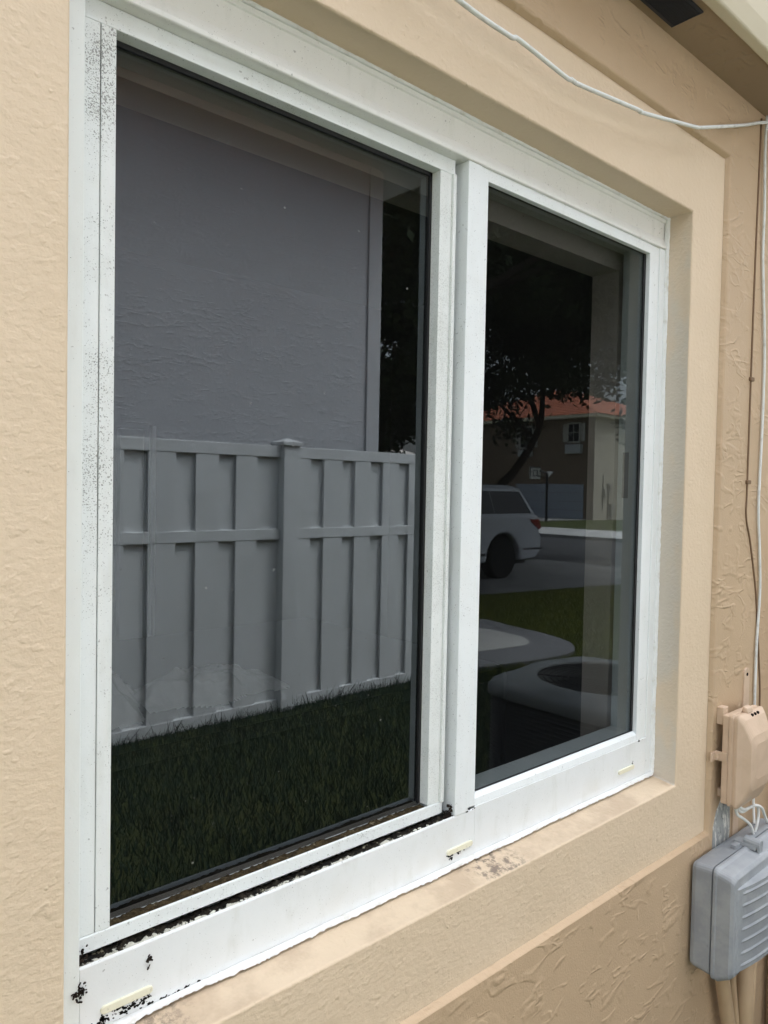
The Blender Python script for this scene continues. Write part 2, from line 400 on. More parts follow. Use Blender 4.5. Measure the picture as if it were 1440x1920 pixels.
# inside part of the frame seen through the fixed pane
fm = MB()
fm.box((1.556, .0195, HC-.5577), (1.587, .073, HC+.5546))
fm.box((.9965, .0195, HC-.5577), (1.556, .070, HC-.541))
fm.build('inner_frame', inner_m, win, bevel=.001)
MB().box((1.5555, .045, HC-.01), (1.5558, .060, HC+.095)).build('sticker', Mat('grey_sticker', (.35, .36, .38), .5).done(), win)
gm = MB()
for a, b2 in (((.9965,.0125,-.5576),(1.5478,.0155,-.5365)), ((.9965,.0125,.5335),(1.5478,.0155,.5548)), ((1.541,.0125,-.5576),(1.5478,.0155,.5548))):
    gm.box((a[0], a[1], a[2]+HC), (b2[0], b2[1], b2[2]+HC))
gm.build('gasket', gasket_m, win)
g = MB().box((.985, .0155, HC-.5576), (1.556, .0195, HC+.5548)).build('fixed_glass', clear_m, win)
g['label'] = 'fixed right-hand glass pane'
# sliding sash
S0, S1 = .3092, .930
def sash_box(name, a, b2, m, bev=.0012): 
    return MB().box((a[0], a[1], a[2]+HC), (b2[0], b2[1], b2[2]+HC)).build(name, m, win, bevel=bev)
sash_box('sash_rail', (S0, .017, .530), (S1, .046, .5546), rail_m)
fm = MB(); fm.prism([(.0165,-.556),(.046,-.556),(.046,-.5415),(.024,-.5405),(.019,-.5355),(.0165,-.5365)], 0, S0-.0, S1); fm.v = [(x,y,z+HC) for x,y,z in fm.v]
fm.build('sash_rail', rail_m, win, bevel=.001)
fm = MB(); fm.box((S0, .0175, HC-.5355), (.3325, .046, HC+.530)); fm.box((.3335, .0170, HC-.5355), (.3511, .046, HC+.530))
fm.build('sash_stile', stile_m, win, bevel=.0008)
fm = MB(); fm.box((.8955, .0178, HC-.5355), (.9225, .046, HC+.530)); fm.box((.9225, .0130, HC-.5355), (.930, .046, HC+.530))
fm.build('sash_stile', stile2_m, win, bevel=.0008)
gm = MB()
for a, b2 in (((.3511,.037,.524),(.8955,.0415,.530)), ((.890,.037,-.5355),(.8955,.0415,.530))): gm.box((a[0], a[1], a[2]+HC), (b2[0], b2[1], b2[2]+HC))
gm.build('gasket', gasket_m, win)
g = MB().box((.345, .0415, HC-.54), (.897, .0455, HC+.532)).build('sliding_glass', glass_m, win)
g['label'] = 'left-hand glass pane of the sliding sash'
# grime: lumpy strips in the track and on the lower bead
def lumpy(name, x0, x1, y0, y1, z, amp, m, seed, n=260, k=5):
    r = random.Random(seed); vs = []; fs = []
    for i in range(n+1):
        x = x0 + (x1-x0)*i/n
        for j in range(k+1):
            t = j/k; y = y0 + (y1-y0)*t
            h = amp*(.35 + 1.2*max(0, mnoise.noise((x*55, y*60, seed))) + .9*max(0, mnoise.noise((x*190, y*170, seed+3))))
            if j in (0, k): h = -.002
            vs.append((x, y, z + h))
    for i in range(n):
        for j in range(k): a = i*(k+1)+j; fs.append((a, a+1, a+k+2, a+k+1))
    return MB().add(vs, fs).build(name, m, win, smooth=True)
lumpy('track_grime', .311, .9436, .0022, .0300, HC-.5665, .0055, dirt_m, 2, 300, 9)
lumpy('bead_grime', .3511, .8955, .0205, .0414, HC-.5398, .0035, dirt2_m, 9)
flake_m = Mat('flake', (.72,.72,.62), .7).done()
for i in range(26):      # flakes of old paint and grit lying in the track
    x = random.uniform(.33, .93); y = random.uniform(.007, .015); s_ = random.uniform(.0012, .0032)
    c = Vector((x, y-.003, HC-.5655)); pts = [c + Vector((math.cos(a)*s_*random.uniform(.6,1.3)*1.6, math.sin(a)*s_*.7, random.uniform(0,.002))) for a in np.linspace(0, 2*math.pi, 6)[:-1]]
    top = [p + Vector((0,0,.0012)) for p in pts]
    MB().loft([pts, top]).build('paint_flake', flake_m, win)
clot_m = m_dirt('brown_clot', (.035, .026, .020), (.012, .010, .009), (.12, .09, .06))
# cobweb-like dark clots in the corners of the track
for (cx, cz, cy, rr, nn) in ((.308, -.588, -.0005, .007, 34), (.311, -.553, .010, .012, 46), (.940, -.553, .008, .010, 44), (.932, -.560, .006, .008, 30), (.392, -.5835, -.0006, .0022, 9), (.392, -.5925, -.0004, .0009, 3)):
    mb = MB()
    for _ in range(nn):
        p = Vector((cx+random.gauss(0, rr*.5), cy+random.gauss(0, .0015), HC+cz+random.gauss(0, rr*.6)))
        q = p + Vector((random.gauss(0,.0022), random.gauss(0,.001), random.gauss(0,.0022)))
        mb.tube([p, (p+q)/2+Vector((0,-.001,.001)), q], random.uniform(.0006, .0018), 5)
    mb.build('dirt_clot', clot_m, win)
# weep-hole covers
for (xa, xb, zc, lab) in ((.338, .393, -.621, 'yellowed weep cover with black mould below it at the left end of the sill'), (.930, .985, -.619, 'yellowed weep cover below the mullion'), (1.475, 1.53, -.612, 'pale weep cover near the right end of the sill')):
    mb = MB(); n = 8; r = .0048
    out = [(xa + r*math.cos(a), HC+zc + r*math.sin(a)) for a in np.linspace(math.pi/2, 1.5*math.pi, n)] + [(xb + r*math.cos(a), HC+zc + r*math.sin(a)) for a in np.linspace(-math.pi/2, math.pi/2, n)]
    mb.prism(out, 1, -.0035, .0005)
    mb.build('weep_cover', weep_m, win, bevel=.001)['label'] = lab
for (cx, cz, sx, sz, nn) in ((.336, -.635, .003, .0025, 24), (.362, -.632, .014, .0035, 70), (.39, -.6285, .006, .0025, 16), (.42, -.6405, .02, .0012, 24), (.935, -.630, .004, .003, 10), (.955, -.6255, .014, .0015, 20), (1.53, -.604, .002, .002, 5), (1.555, -.56, .004, .001, 6), (.985, -.5600, .006, .001, 5)):
    mb = MB()
    for _ in range(nn):
        c = (cx+random.gauss(0, sx), HC+cz+random.gauss(0, sz)); rr = abs(random.gauss(.0007, .0007))+.0003
        k = random.randint(5, 7)
        mb.prism([(c[0]+rr*random.uniform(.6,1.6)*math.cos(a), c[1]+rr*random.uniform(.5,1.1)*math.sin(a)) for a in np.linspace(0, 2*math.pi, k+1)[:-1]], 1, -.0007, .0008)
    mb.build('mould_patch', mold_m, win)
# caulk beads: ragged white strips along the sill and the right jamb
def caulk(p0, p1, across, out, w0, w1, n, seed):
    vs, fs = [], []; p0, p1, across, out = map(Vector, (p0, p1, across, out)); k = 6
    for i in range(n+1):
        t = i/n; c = p0.lerp(p1, t); L = (p1-p0).length*t
        wa = w0*(.8+.25*mnoise.noise((L*18, seed, 0))+.22*mnoise.noise((L*170, seed, 2))); wb = w1*(.85+.30*mnoise.noise((L*9, seed, 5))+.25*mnoise.noise((L*75, seed, 6))+.22*mnoise.noise((L*260, seed, 7)))
        for j in range(k+1):
            u = j/k; s_ = -wa + (wa+wb)*u
            vs.append(c + across*s_ + out*(.0005+.0038*math.sin(math.pi*u)*(1+.35*mnoise.noise((L*90, u*3, seed)))))
    for i in range(n):
        for j in range(k): a = i*(k+1)+j; fs.append((a, a+1, a+k+2, a+k+1))
    return vs, fs
mb = MB()
mb.add(*caulk((OX0, -.003, OZ0+.001), (OX1-.004, -.003, OZ0+.001), (0, -.75, -.45), (0, -.5, .75), .004, .010, 420, 3))
mb.add(*caulk((OX1-.001, -.003, OZ0), (OX1-.001, -.003, OZ1), (.62, -.62, 0), (-.6, -.7, 0), .010, .009, 420, 8))
mb.add(*caulk((OX0, -.001, OZ1-.002), (OX1, -.001, OZ1-.002), (0, -.5, .5), (0, -.7, -.6), .006, .006, 300, 12))
mb.build('caulk_bead', caulk_m, win, smooth=True)

# the room behind the glass
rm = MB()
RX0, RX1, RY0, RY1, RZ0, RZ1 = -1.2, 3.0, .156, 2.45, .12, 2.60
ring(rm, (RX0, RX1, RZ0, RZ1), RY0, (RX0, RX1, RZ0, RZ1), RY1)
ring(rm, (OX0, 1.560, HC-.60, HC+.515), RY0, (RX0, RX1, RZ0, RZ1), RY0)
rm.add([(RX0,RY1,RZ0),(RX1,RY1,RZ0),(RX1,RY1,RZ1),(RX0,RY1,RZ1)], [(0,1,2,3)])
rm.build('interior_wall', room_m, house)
rm = MB(); ring(rm, (OX0+.01, 1.560, HC-.60, HC+.515), .0855, (OX0+.01, 1.560, HC-.60, HC+.515), RY0)
ring(rm, (OX0+.01, 1.560, HC-.60, HC+.515), .0855, (OX0-.02, 1.65, HC-.66, HC+.64), .0855)
rm.build('window_return', dry_m, house)
k_ = (RY1 - .05 + D)/3.5
dr = MB(); dr.box((1.435*k_, RY1-.05, RZ0+.01), (1.555*k_, RY1-.01, HC+.27*k_)).build('interior_door', door_m, house, bevel=.004)
MB().box((1.600*k_, RY1-.04, RZ0+.01), (1.622*k_, RY1-.01, HC+.29*k_)).build('door_trim', door_m, house, bevel=.003)
# bed wrapped in clear plastic, faintly seen through the left pane
bed = thing('bed', 'bare bed wrapped in crumpled clear plastic behind the left pane', 'bed', (.9, 1.6, RZ0))
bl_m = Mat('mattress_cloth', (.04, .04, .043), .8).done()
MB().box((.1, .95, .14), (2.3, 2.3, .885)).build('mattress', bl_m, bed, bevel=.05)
pl_m = Mat('clear_plastic', (.82, .83, .84), .25, .7).done()
def crumple(name, x0, x1, v0, v1, z0, zr, seed, n1=70, n2=56):
    # rumpled sheet: ridged folds that die away at a ragged rim
    def f(x, y):
        r1 = 1-abs(mnoise.noise((x*7, y*7, seed)))*2.2; r2 = 1-abs(mnoise.noise((x*19, y*16, seed+2)))*2.4
        return max(0, r1)*.6 + max(0, r2)*.3 + .1*mnoise.noise((x*50, y*44, seed))
    vs, ok, fs = [], [], []
    for i in range(n1+1):
        for j in range(n2+1):
            u, t = i/n1, j/n2; x, y = x0+(x1-x0)*u, v0+(v1-v0)*t-D
            d = ((2*u-1)**2+(2*t-1)**2)**.5 + .35*mnoise.noise((x*6, y*6, seed+9)); e = max(0, 1-d)
            ok.append(e > .02); vs.append((x, y, z0 + zr*min(1, e*2.2)*(.35+f(x, y))))
    for i in range(n1):
        for j in range(n2):
            a = i*(n2+1)+j; q = (a, a+1, a+n2+2, a+n2+1)
            if all(ok[k] for k in q): fs.append(q)
    return MB().add(vs, fs).build(name, pl_m, bed, smooth=True)
crumple('plastic_sheet', .93, 1.42, 1.96, 2.36, .888, .06, 3)
crumple('plastic_sheet', .66, 1.00, 1.95, 2.45, .888, .09, 7)

# ------------------------------------------------------------------ boxes and cables on our wall
def rrect(x0, x1, z0, z1, r, n=4):
    pts = []
    for cx, cz, a0 in ((x1-r, z1-r, 0), (x0+r, z1-r, 90), (x0+r, z0+r, 180), (x1-r, z0+r, 270)):
        for k in range(n+1):
            a = math.radians(a0 + 90*k/n); pts.append((cx + r*math.cos(a), cz + r*math.sin(a)))
    return pts
def ringY(x0, x1, z0, z1, r, y, n=4): return [(x, y, z) for x, z in rrect(x0, x1, z0, z1, r, n)]
grey_mm = Mat('grey_plastic', (.27, .29, .31), .5, .4); grey_mm.tint((.36, .38, .39), grey_mm.ramp(grey_mm.noise(14, 4, .65), .4, .7, 0, .8)); grey_mm.tint((.16, .15, .13), grey_mm.ramp(grey_mm.noise(30, 4, .7), .64, .8, 0, .5)); grey_mm.bump(grey_mm.noise(240, 2, .5), .0006, .5); grey_m = grey_mm.done()
gx0, gx1, gz0, gz1 = 1.669, 2.05, HC-1.088, HC-.843
gb = thing('utility_box', 'grey plastic utility box with curved ribs on its cover, below the tan box', 'utility box', (1.86, YF, HC-1.08))
MB().loft([ringY(gx0+.003, gx1-.003, gz0+.003, gz1-.003, .012, YF-.007), ringY(gx0, gx1, gz0, gz1, .014, YF-.016), ringY(gx0, gx1, gz0-.003, gz1+.003, .014, YF-.0525), ringY(gx0+.005, gx1-.005, gz0+.002, gz1-.002, .012, YF-.0535)]).build('base', grey_m, gb)
MB().loft([ringY(gx0+.02, gx1-.02, gz0+.02, gz1-.02, .012, YF+.001), ringY(gx0+.02, gx1-.02, gz0+.02, gz1-.02, .012, YF-.008)]).build('back_plate', gasket_m, gb)
MB().loft([ringY(gx0+.006, gx1-.006, gz0+.003, gz1-.003, .012, YF-.0536), ringY(gx0+.006, gx1-.006, gz0+.003, gz1-.003, .012, YF-.057)]).build('seal', gasket_m, gb)
cv = MB().loft([ringY(gx0-.003, gx1+.003, gz0-.008, gz1+.005, .015, YF-.0565), ringY(gx0-.003, gx1+.003, gz0-.008, gz1+.005, .015, YF-.063), ringY(gx0-.001, gx1+.001, gz0-.007, gz1+.003, .014, YF-.066),
               ringY(gx0-.001, gx1+.001, gz0-.009, gz1+.001, .014, YF-.069), ringY(gx0+.001, gx1-.001, gz0+.006, gz1-.004, .016, YF-.095), ringY(gx0+.006, gx1-.006, gz0+.014, gz1-.012, .016, YF-.102)]).build('cover', grey_m, gb, bevel=.0015)
# bowed front panel with curved ribs
vs, fs = [], []; n1, n2 = 34, 128
fx0, fx1, fz0, fz1 = gx0+.012, gx1-.012, gz0+.022, gz1-.032
for i in range(n1+1):
    u = i/n1
    for j in range(n2+1):
        t = j/n2; bow = .020*(1-(2*u-1)**2); saw = (t*7) % 1.0; rib = max(0, 1-abs(saw-.5)/.16) if .06 < u < .94 else 0
        y = YF-.103 - bow - .0026*rib
        z = fz0 + (fz1-fz0)*t + .012*(2*u-1)**2*0
        vs.append((fx0+(fx1-fx0)*u, y if 0 < i < n1 and 0 < j < n2 else YF-.098, z))
for i in range(n1):
    for j in range(n2): a = i*(n2+1)+j; fs.append((a, a+1, a+n2+2, a+n2+1))
MB().add(vs, fs).build('ribbed_panel', grey_m, cv)
mb = MB(); lx = 1.845
mb.box((lx-.013, YF-.082, gz1+.001), (lx+.013, YF-.030, gz1+.012)); mb.tube([(lx, YF-.052, gz1+.016), (lx, YF-.090, gz1+.014)], .012, 14)
mb.box((lx-.045, YF-.050, gz1+.002), (lx-.020, YF-.036, gz1+.012)); mb.box((lx-.010, YF-.090, gz1-.014), (lx+.010, YF-.0835, gz1+.012))
mb.build('latch', grey_m, gb, bevel=.0015)

tanp = Mat('tan_paint', (.58, .44, .32), .5, .4); tanp.tint((.50, .375, .265), tanp.ramp(tanp.noise(20, 4, .6), .4, .7, 0, .6)); tanp.bump(tanp.noise(120, 2, .5), .0007, .5); tanp_m = tanp.done()
hole_m = Mat('dark_hole', (.01, .009, .008), .9, .1).done()
tx0, tx1, tz0, tz1 = 1.784, 1.925, HC-.738, HC-.518
tb = thing('telephone_box', 'tan painted box with a domed cover and side bracket, above the grey box', 'utility box', (1.85, YF, HC-.73))
mb = MB(); mb.box((tx0, YF-.031, tz0+.004), (tx1-.005, YF-.016, tz1-.004)); mb.box((tx0+.004, YF-.016, tz1-.03), (tx0+.03, YF+.001, tz1+.012)); mb.box((tx0+.02, YF-.016, tz0+.01), (tx1-.02, YF+.001, tz0+.03)); mb.box((tx0+.05, YF-.016, tz0+.03), (tx1-.01, YF+.001, tz1-.03))
mb.build('base', tanp_m, tb, bevel=.002)
mb = MB()
mb.loft([ringY(tx0-.001, tx1+.001, tz0-.001, tz1+.001, .010, YF-.0315), ringY(tx0-.001, tx1+.001, tz0-.001, tz1+.001, .010, YF-.040), ringY(tx0+.001, tx1-.001, tz0+.001, tz1-.001, .010, YF-.0405), ringY(tx0+.001, tx1-.001, tz0+.001, tz1-.001, .010, YF-.045),
         ringY(tx0-.001, tx1+.001, tz0-.002, tz1+.001, .010, YF-.0455), ringY(tx0-.001, tx1+.001, tz0-.002, tz1+.001, .010, YF-.052), ringY(tx0+.006, tx1-.006, tz0+.012, tz1-.010, .014, YF-.0625), ringY(tx0+.014, tx1-.014, tz0+.045, tz1-.045, .020, YF-.079), ringY(tx0+.03, tx1-.03, tz0+.07, tz1-.065, .02, YF-.083)])
mb.build('cover', tanp_m, tb, bevel=.0018)
mb = MB(); mb.box((tx0-.003, YF-.030, tz0+.105), (tx0+.004, YF-.001, tz0+.127)); mb.box((tx0-.026, YF-.004, tz0+.104), (tx0-.002, YF+.0005, tz0+.126)); mb.box((tx0-.012, YF-.011, tz0+.1075), (tx0-.003, YF-.003, tz0+.1225))
mb.build('bracket', tanp_m, tb, bevel=.0012)
for kx in (.062, .078, .094): MB().lathe([(.0001, -.0005), (.0042, -.0005), (.0042, .004), (.0001, .004)], (tx0+kx, YF-.0585-.002, tz1-.006), 10, axis=1).build('vent_hole', hole_m, tb)
MB().prism([(YF-.040, tz1+.001), (YF-.056, tz1-.001), (YF-.053, tz1+.012), (YF-.042, tz1+.015)], 0, tx0+.045, tx0+.075).build('hood', tanp_m, tb, bevel=.003)
# metal strap brackets behind the boxes
def strap(name, label, x, z0, z1):
    t = thing(name, label, 'bracket', (x, YF, HC+z0))
    MB().prism(rrect(x-.016, x+.016, HC+z0, HC+z1, .014), 1, YF-.004, YF+.001).build('plate', tanp_m, t, bevel=.001)
    for zz in (z1-.016, z0+.016): MB().lathe([(.0001, 0), (.0045, 0), (.0045, .0012), (.0001, .0012)], (x, YF-.0051, HC+zz), 10, axis=1).build('screw_hole', hole_m, t)
strap('mounting_bracket', 'tan painted slotted strap on the wall above the tan box', 1.945, -.56, -.435)
strap('mounting_bracket', 'tan painted slotted strap between the tan box and the grey box', 1.905, -.87, -.745)
cabw = Mat('white_cable', (.72, .74, .72), .5, .4); cabw.tint((.45, .45, .42), cabw.ramp(cabw.noise(40, 3), .5, .75, 0, .6)); cabw_m = cabw.done()
def cable(name, pts, r, m, label, cat='cable', group=None, sub=8):
    return tag(MB().tube(spline(pts, sub), r, 8).build(name, m, smooth=True), label, cat, group)
yc = -.096
cable('hanging_cable', [(.40, yc, HC+.80), (.62, yc, HC+.742), (.80, yc, HC+.7140), (.925, yc, HC+.710), (.950, yc, HC+.7135), (1.075, yc, HC+.7035), (1.092, yc, HC+.7055), (1.10, yc, HC+.7050), (1.125, yc, HC+.7065), (1.31, yc, HC+.7300), (1.33, yc, HC+.7310), (1.51, yc, HC+.768), (1.545, yc, HC+.7755), (1.57, yc, HC+.783), (1.71, yc, HC+.833), (1.80, yc+.008, HC+.868), (1.90, yc+.010, HC+.908), (2.05, yc, HC+.955), (2.25, yc-.01, HC+.99)], .0038, cabw_m,
      'white cable sagging across the wall above the window and under the eave', 'cable')
cable('wall_cable', [(1.938, -.082, HC+.938), (1.936, -.080, HC+.86), (1.944, -.080, HC+.72), (1.951, -.0775, HC+.60), (1.972, -.0775, HC+.44), (1.982, -.0775, HC+.33), (1.982, -.0775, HC+.18), (1.977, -.0775, HC+.05), (1.976, -.0775, HC-.04), (1.992, -.0775, HC-.14), (2.002, -.0775, HC-.23), (1.999, -.0775, HC-.30), (1.992, -.0775, HC-.40), (1.994, -.0775, HC-.56), (2.0, -.078, HC-.70), (2.0, -.080, HC-.79), (1.985, -.090, HC-.842)], .0035, cabw_m,
      'white cable running straight down the wall into the back of the tan box', 'cable')
thinw = Mat('painted_wire', (.19, .12, .07), .6, .3).done()
cable('thin_wire', [(1.925, -.0735, HC+.93), (1.917, -.0735, HC+.60), (1.914, -.0735, HC+.30), (1.913, -.0735, HC+.03), (1.913, -.0735, HC-.05), (1.94, -.0735, HC-.11), (1.962, -.0735, HC-.17), (1.985, -.0735, HC-.24), (2.000, -.0735, HC-.31), (2.02, -.0735, HC-.42), (2.035, -.0735, HC-.52), (2.03, -.0735, HC-.62)], .0024, thinw,
      'thin brown painted wire clipped to the wall beside the white cable', 'wire')
for zz in (.29, .035, ):
    tag(MB().prism(rrect(1.905, 1.926, HC+zz-.005, HC+zz+.005, .003), 1, YF-.006, YF+.001).build('wire_clip', thinw, bevel=.001), 'small brown clip %s on the thin wire' % ('higher up' if zz > .1 else 'lower down'), 'clip', 'clips on the thin wire')
yw = YF-.040
cable('drop_wire', [(1.812, -.112, HC-.738), (1.825, yw, HC-.765), (1.86, yw, HC-.785), (1.905, yw, HC-.815), (1.925, yw, HC-.848), (1.93, -.10, HC-.862)], .0036, cabw_m, 'white wire dropping from the tan box straight into the grey box', 'wire', 'white wires between the two boxes')
cable('drop_wire', [(1.815, -.110, HC-.738), (1.84, yw-.003, HC-.762), (1.89, yw-.003, HC-.765), (1.94, yw, HC-.775), (1.952, yw, HC-.80), (1.938, yw, HC-.835), (1.935, -.10, HC-.862)], .0036, cabw_m, 'white wire making a small bow before entering the grey box', 'wire', 'white wires between the two boxes')
cable('drop_wire', [(1.818, -.112, HC-.738), (1.85, yw-.006, HC-.758), (1.91, yw-.006, HC-.765), (1.96, yw-.004, HC-.785), (2.0, yw, HC-.825), (2.06, yw, HC-.89), (2.1, yw, HC-.98)], .0036, cabw_m, 'white wire leading off to the right past the grey box', 'wire', 'white wires between the two boxes')
cond_mm = Mat('conduit_paint', (.52, .385, .24), .5, .4); cond_mm.tint((.42, .30, .19), cond_mm.ramp(cond_mm.noise(16, 4, .6, cond_mm.mapped((1,1,.3))), .4, .7, 0, .7)); cond_m = cond_mm.done()
def conduit(pts, r, label):
    return tag(MB().tube(pts, r, 14).build('conduit', cond_m, smooth=True), label, 'conduit', 'painted conduits below the grey box')
conduit([(1.79, -.100, HC-1.085), (1.80, -.100, HC-1.16), (1.845, -.099, HC-1.30), (1.88, -.098, HC-1.42), (1.88, -.098, 0)], .017, 'cream painted conduit slanting down from the grey box, nearest the window')
conduit([(1.862, -.094, HC-1.085), (1.868, -.094, HC-1.2), (1.93, -.092, HC-1.45), (1.93, -.092, 0)], .011, 'thin cream conduit between the two thicker ones below the grey box')
conduit([(1.925, -.102, HC-1.085), (1.93, -.102, HC-1.30), (1.935, -.102, 0)], .021, 'thick cream vertical conduit below the middle of the grey box')
conduit([(2.02, -.090, HC-1.085), (2.0, -.09, HC-1.40), (2.0, -.09, 0)], .008, 'thinnest cream conduit at the far right below the grey box')
tag(MB().tube([(2.145, -.104, 0), (2.145, -.104, HC-.60), (2.15, -.104, HC-.55), (2.155, -.104, HC-.1)], .028, 16).build('riser_pipe', tanp_m, smooth=True), 'tall tan painted pipe on the wall to the right of both boxes', 'pipe')

# ------------------------------------------------------------------ ground and everything seen only in the glass
GL, GR = .083, .031          # twice the depth of the left and right panes
def YL(v): return GL + D - v
def YR(v): return GR + D - v
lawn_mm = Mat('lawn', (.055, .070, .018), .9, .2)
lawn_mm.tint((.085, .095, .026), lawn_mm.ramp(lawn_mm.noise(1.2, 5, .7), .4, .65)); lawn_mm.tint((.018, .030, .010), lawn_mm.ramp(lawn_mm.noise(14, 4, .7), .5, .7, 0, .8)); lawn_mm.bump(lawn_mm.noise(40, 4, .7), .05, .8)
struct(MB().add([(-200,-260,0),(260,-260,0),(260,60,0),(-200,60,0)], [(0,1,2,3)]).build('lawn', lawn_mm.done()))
def conc(name, c, c2, r=.8):
    M = Mat(name, c, r, .3); M.tint(c2, M.ramp(M.noise(1.5, 6, .7), .4, .68, 0, .8)); M.bump(M.noise(60, 4, .6), .004, .5); return M.done()
conc_m = conc('concrete', (.36, .35, .33), (.27, .265, .25)); border_m = conc('paver_border', (.20, .20, .205), (.15, .15, .155)); asph_m = conc('asphalt', (.055, .055, .056), (.035, .035, .036)); pale_m = conc('pale_concrete', (.50, .49, .46), (.40, .39, .37))
def slab(name, pts, z, m, h=.05):
    return struct(MB().prism([(x, y) for x, y in pts], 2, z-h, z).build(name, m))
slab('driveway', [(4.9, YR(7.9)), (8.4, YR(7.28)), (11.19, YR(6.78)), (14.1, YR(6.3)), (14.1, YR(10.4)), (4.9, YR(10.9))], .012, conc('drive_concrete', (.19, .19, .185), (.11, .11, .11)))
slab('street', [(14.1, 40), (21.4, 40), (21.4, -200), (14.1, -200)], .008, asph_m)
slab('kerb_walk', [(21.4, 40), (25.6, 40), (25.6, -200), (21.4, -200)], .12, pale_m, .15)
slab('opposite_driveway', [(25.6, YR(24.3)), (37.5, YR(24.3)), (37.5, YR(29.5)), (25.6, YR(29.5))], .03, conc_m)
outer = [(4.4, 6.9), (6.2, 6.5), (6.76,5.83), (6.70,5.34), (6.62,4.77), (6.47,4.38), (6.24,4.15), (6.02,4.05), (5.65,4.05), (5.21,4.13), (4.89,4.19), (4.4,4.27)]
inner = [(4.4, 6.4), (6.0, 6.0), (6.28,5.43), (6.30,5.14), (6.26,4.82), (6.12,4.61), (5.94,4.53), (5.66,4.56), (5.37,4.61), (4.4,4.78)]
def smooth2(p, k=5): return [(q.x, q.y) for q in spline([(a, b2, 0) for a, b2 in p], k)]
op, ip = smooth2(outer), smooth2(inner)
slab('walkway_border', [(x, YR(v)) for x, v in op], .035, border_m)
slab('walkway', [(x, YR(v)) for x, v in ip], .040, pale_m)

# white shadow-box vinyl fence
vinyl_mm = Mat('white_vinyl', (.64, .65, .65), .4, .4); vinyl_mm.tint((.54, .55, .54), vinyl_mm.ramp(vinyl_mm.noise(5, 4, .6, vinyl_mm.mapped((1,1,.4))), .45, .75, 0, .6)); vinyl_m = vinyl_mm.done()
FY = YL(4.30)                # face of the rails
fence = thing('fence', 'white vinyl board fence reflected in the left pane, with a capped post', 'fence', (2.95, FY-.03, 0))
def post(x):
    o = MB().box((x-.066, FY-.092, 0), (x+.066, FY+.040, HC+.290)).build('post', vinyl_m, fence, bevel=.006)
    c = MB(); a = .082
    c.add([(x-a, FY-.026-a, HC+.290), (x+a, FY-.026-a, HC+.290), (x+a, FY-.026+a, HC+.290), (x-a, FY-.026+a, HC+.290), (x-a, FY-.026-a, HC+.312), (x+a, FY-.026-a, HC+.312), (x+a, FY-.026+a, HC+.312), (x-a, FY-.026+a, HC+.312), (x, FY-.026, HC+.342)],
          [(0,3,2,1), (0,1,5,4), (1,2,6,5), (2,3,7,6), (3,0,4,7), (4,5,8), (5,6,8), (6,7,8), (7,4,8)])
    c.build('post_cap', vinyl_m, o)
for x in (.78, 2.953, 4.60): post(x)
for (xa, xb) in ((-1.3, .714), (.846, 2.887), (3.019, 4.52)):
    for (z0, z1) in ((HC+.205, HC+.284), (HC-.358, HC-.284), (.0, HC-1.468)):
        MB().box((xa, FY-.05, z0), (xb, FY, z1)).build('rail', vinyl_m, fence, bevel=.004)
def pick(xa, xb, front):
    for (z0, z1) in ((HC-.284, HC+.205), (HC-1.468, HC-.358)):
        y1 = FY-.003 if front else FY-.030
        MB().box((xa, y1-.016, z0-.01), (xb, y1, z1+.01)).build('picket', vinyl_m, fence, bevel=.002)
for a, b2 in ((1.937, 2.116), (2.252, 2.416), (2.541, 2.701), (3.019, 3.144), (3.262, 3.435), (3.552, 3.705), (3.83, 3.999), (4.105, 4.28), (1.62, 1.79), (1.30, 1.47), (.98, 1.15)): pick(a, b2, True)
for a, b2 in ((2.10, 2.26), (2.40, 2.55), (2.69, 2.887), (3.13, 3.27), (3.42, 3.56), (3.69, 3.84), (3.98, 4.12), (4.26, 4.45), (1.78, 1.95), (1.46, 1.63), (1.14, 1.31), (.846, .99)): pick(a, b2, False)

# neighbour's house right behind the fence
neigh_wm = m_stucco_field('stucco_grey', (.45, .455, .47), (.40, .405, .42), .8, True, 1.5)
neigh_w = neigh_wm.done()
neigh = thing('neighbour_house', 'pale grey stucco house behind the white fence, mirrored in the left pane', 'house', (0, YL(4.87), 0))
NY = YL(4.87); NX = 4.262; NE = HC+2.70
MB().box((-9, NY-9, 0), (NX-.02, NY, NE+.02)).build('wall', neigh_w, neigh)
neigh_t = Mat('trim_grey', (.47, .475, .485), .6, .3); neigh_t.bump(neigh_t.noise(90, 3), .002, .4); neigh_t = neigh_t.done()
MB().box((NX-.145, NY-.14, 0), (NX, NY+.018, NE)).build('corner_trim', neigh_t, neigh, bevel=.006)
MB().box((-9.4, NY-9.4, NE+.021), (NX+.45, NY+.45, NE+.06)).build('soffit', neigh_t, neigh)
MB().box((-9.45, NY-9.45, NE+.061), (NX+.50, NY+.50, NE+.20)).build('fascia', fascia_m, neigh, bevel=.01)
mb = MB(); mb.add([(-9.5,NY-9.5,NE+.201),(NX+.52,NY-9.5,NE+.201),(NX+.52,NY+.52,NE+.201),(-9.5,NY+.52,NE+.201),(-5,NY-4.5,NE+2.2),(NX-4.5,NY-4.5,NE+2.2)], [(0,1,5,4),(1,2,5),(2,3,4,5),(3,0,4),(3,2,1,0)]); mb.build('roof', roof_m, neigh)

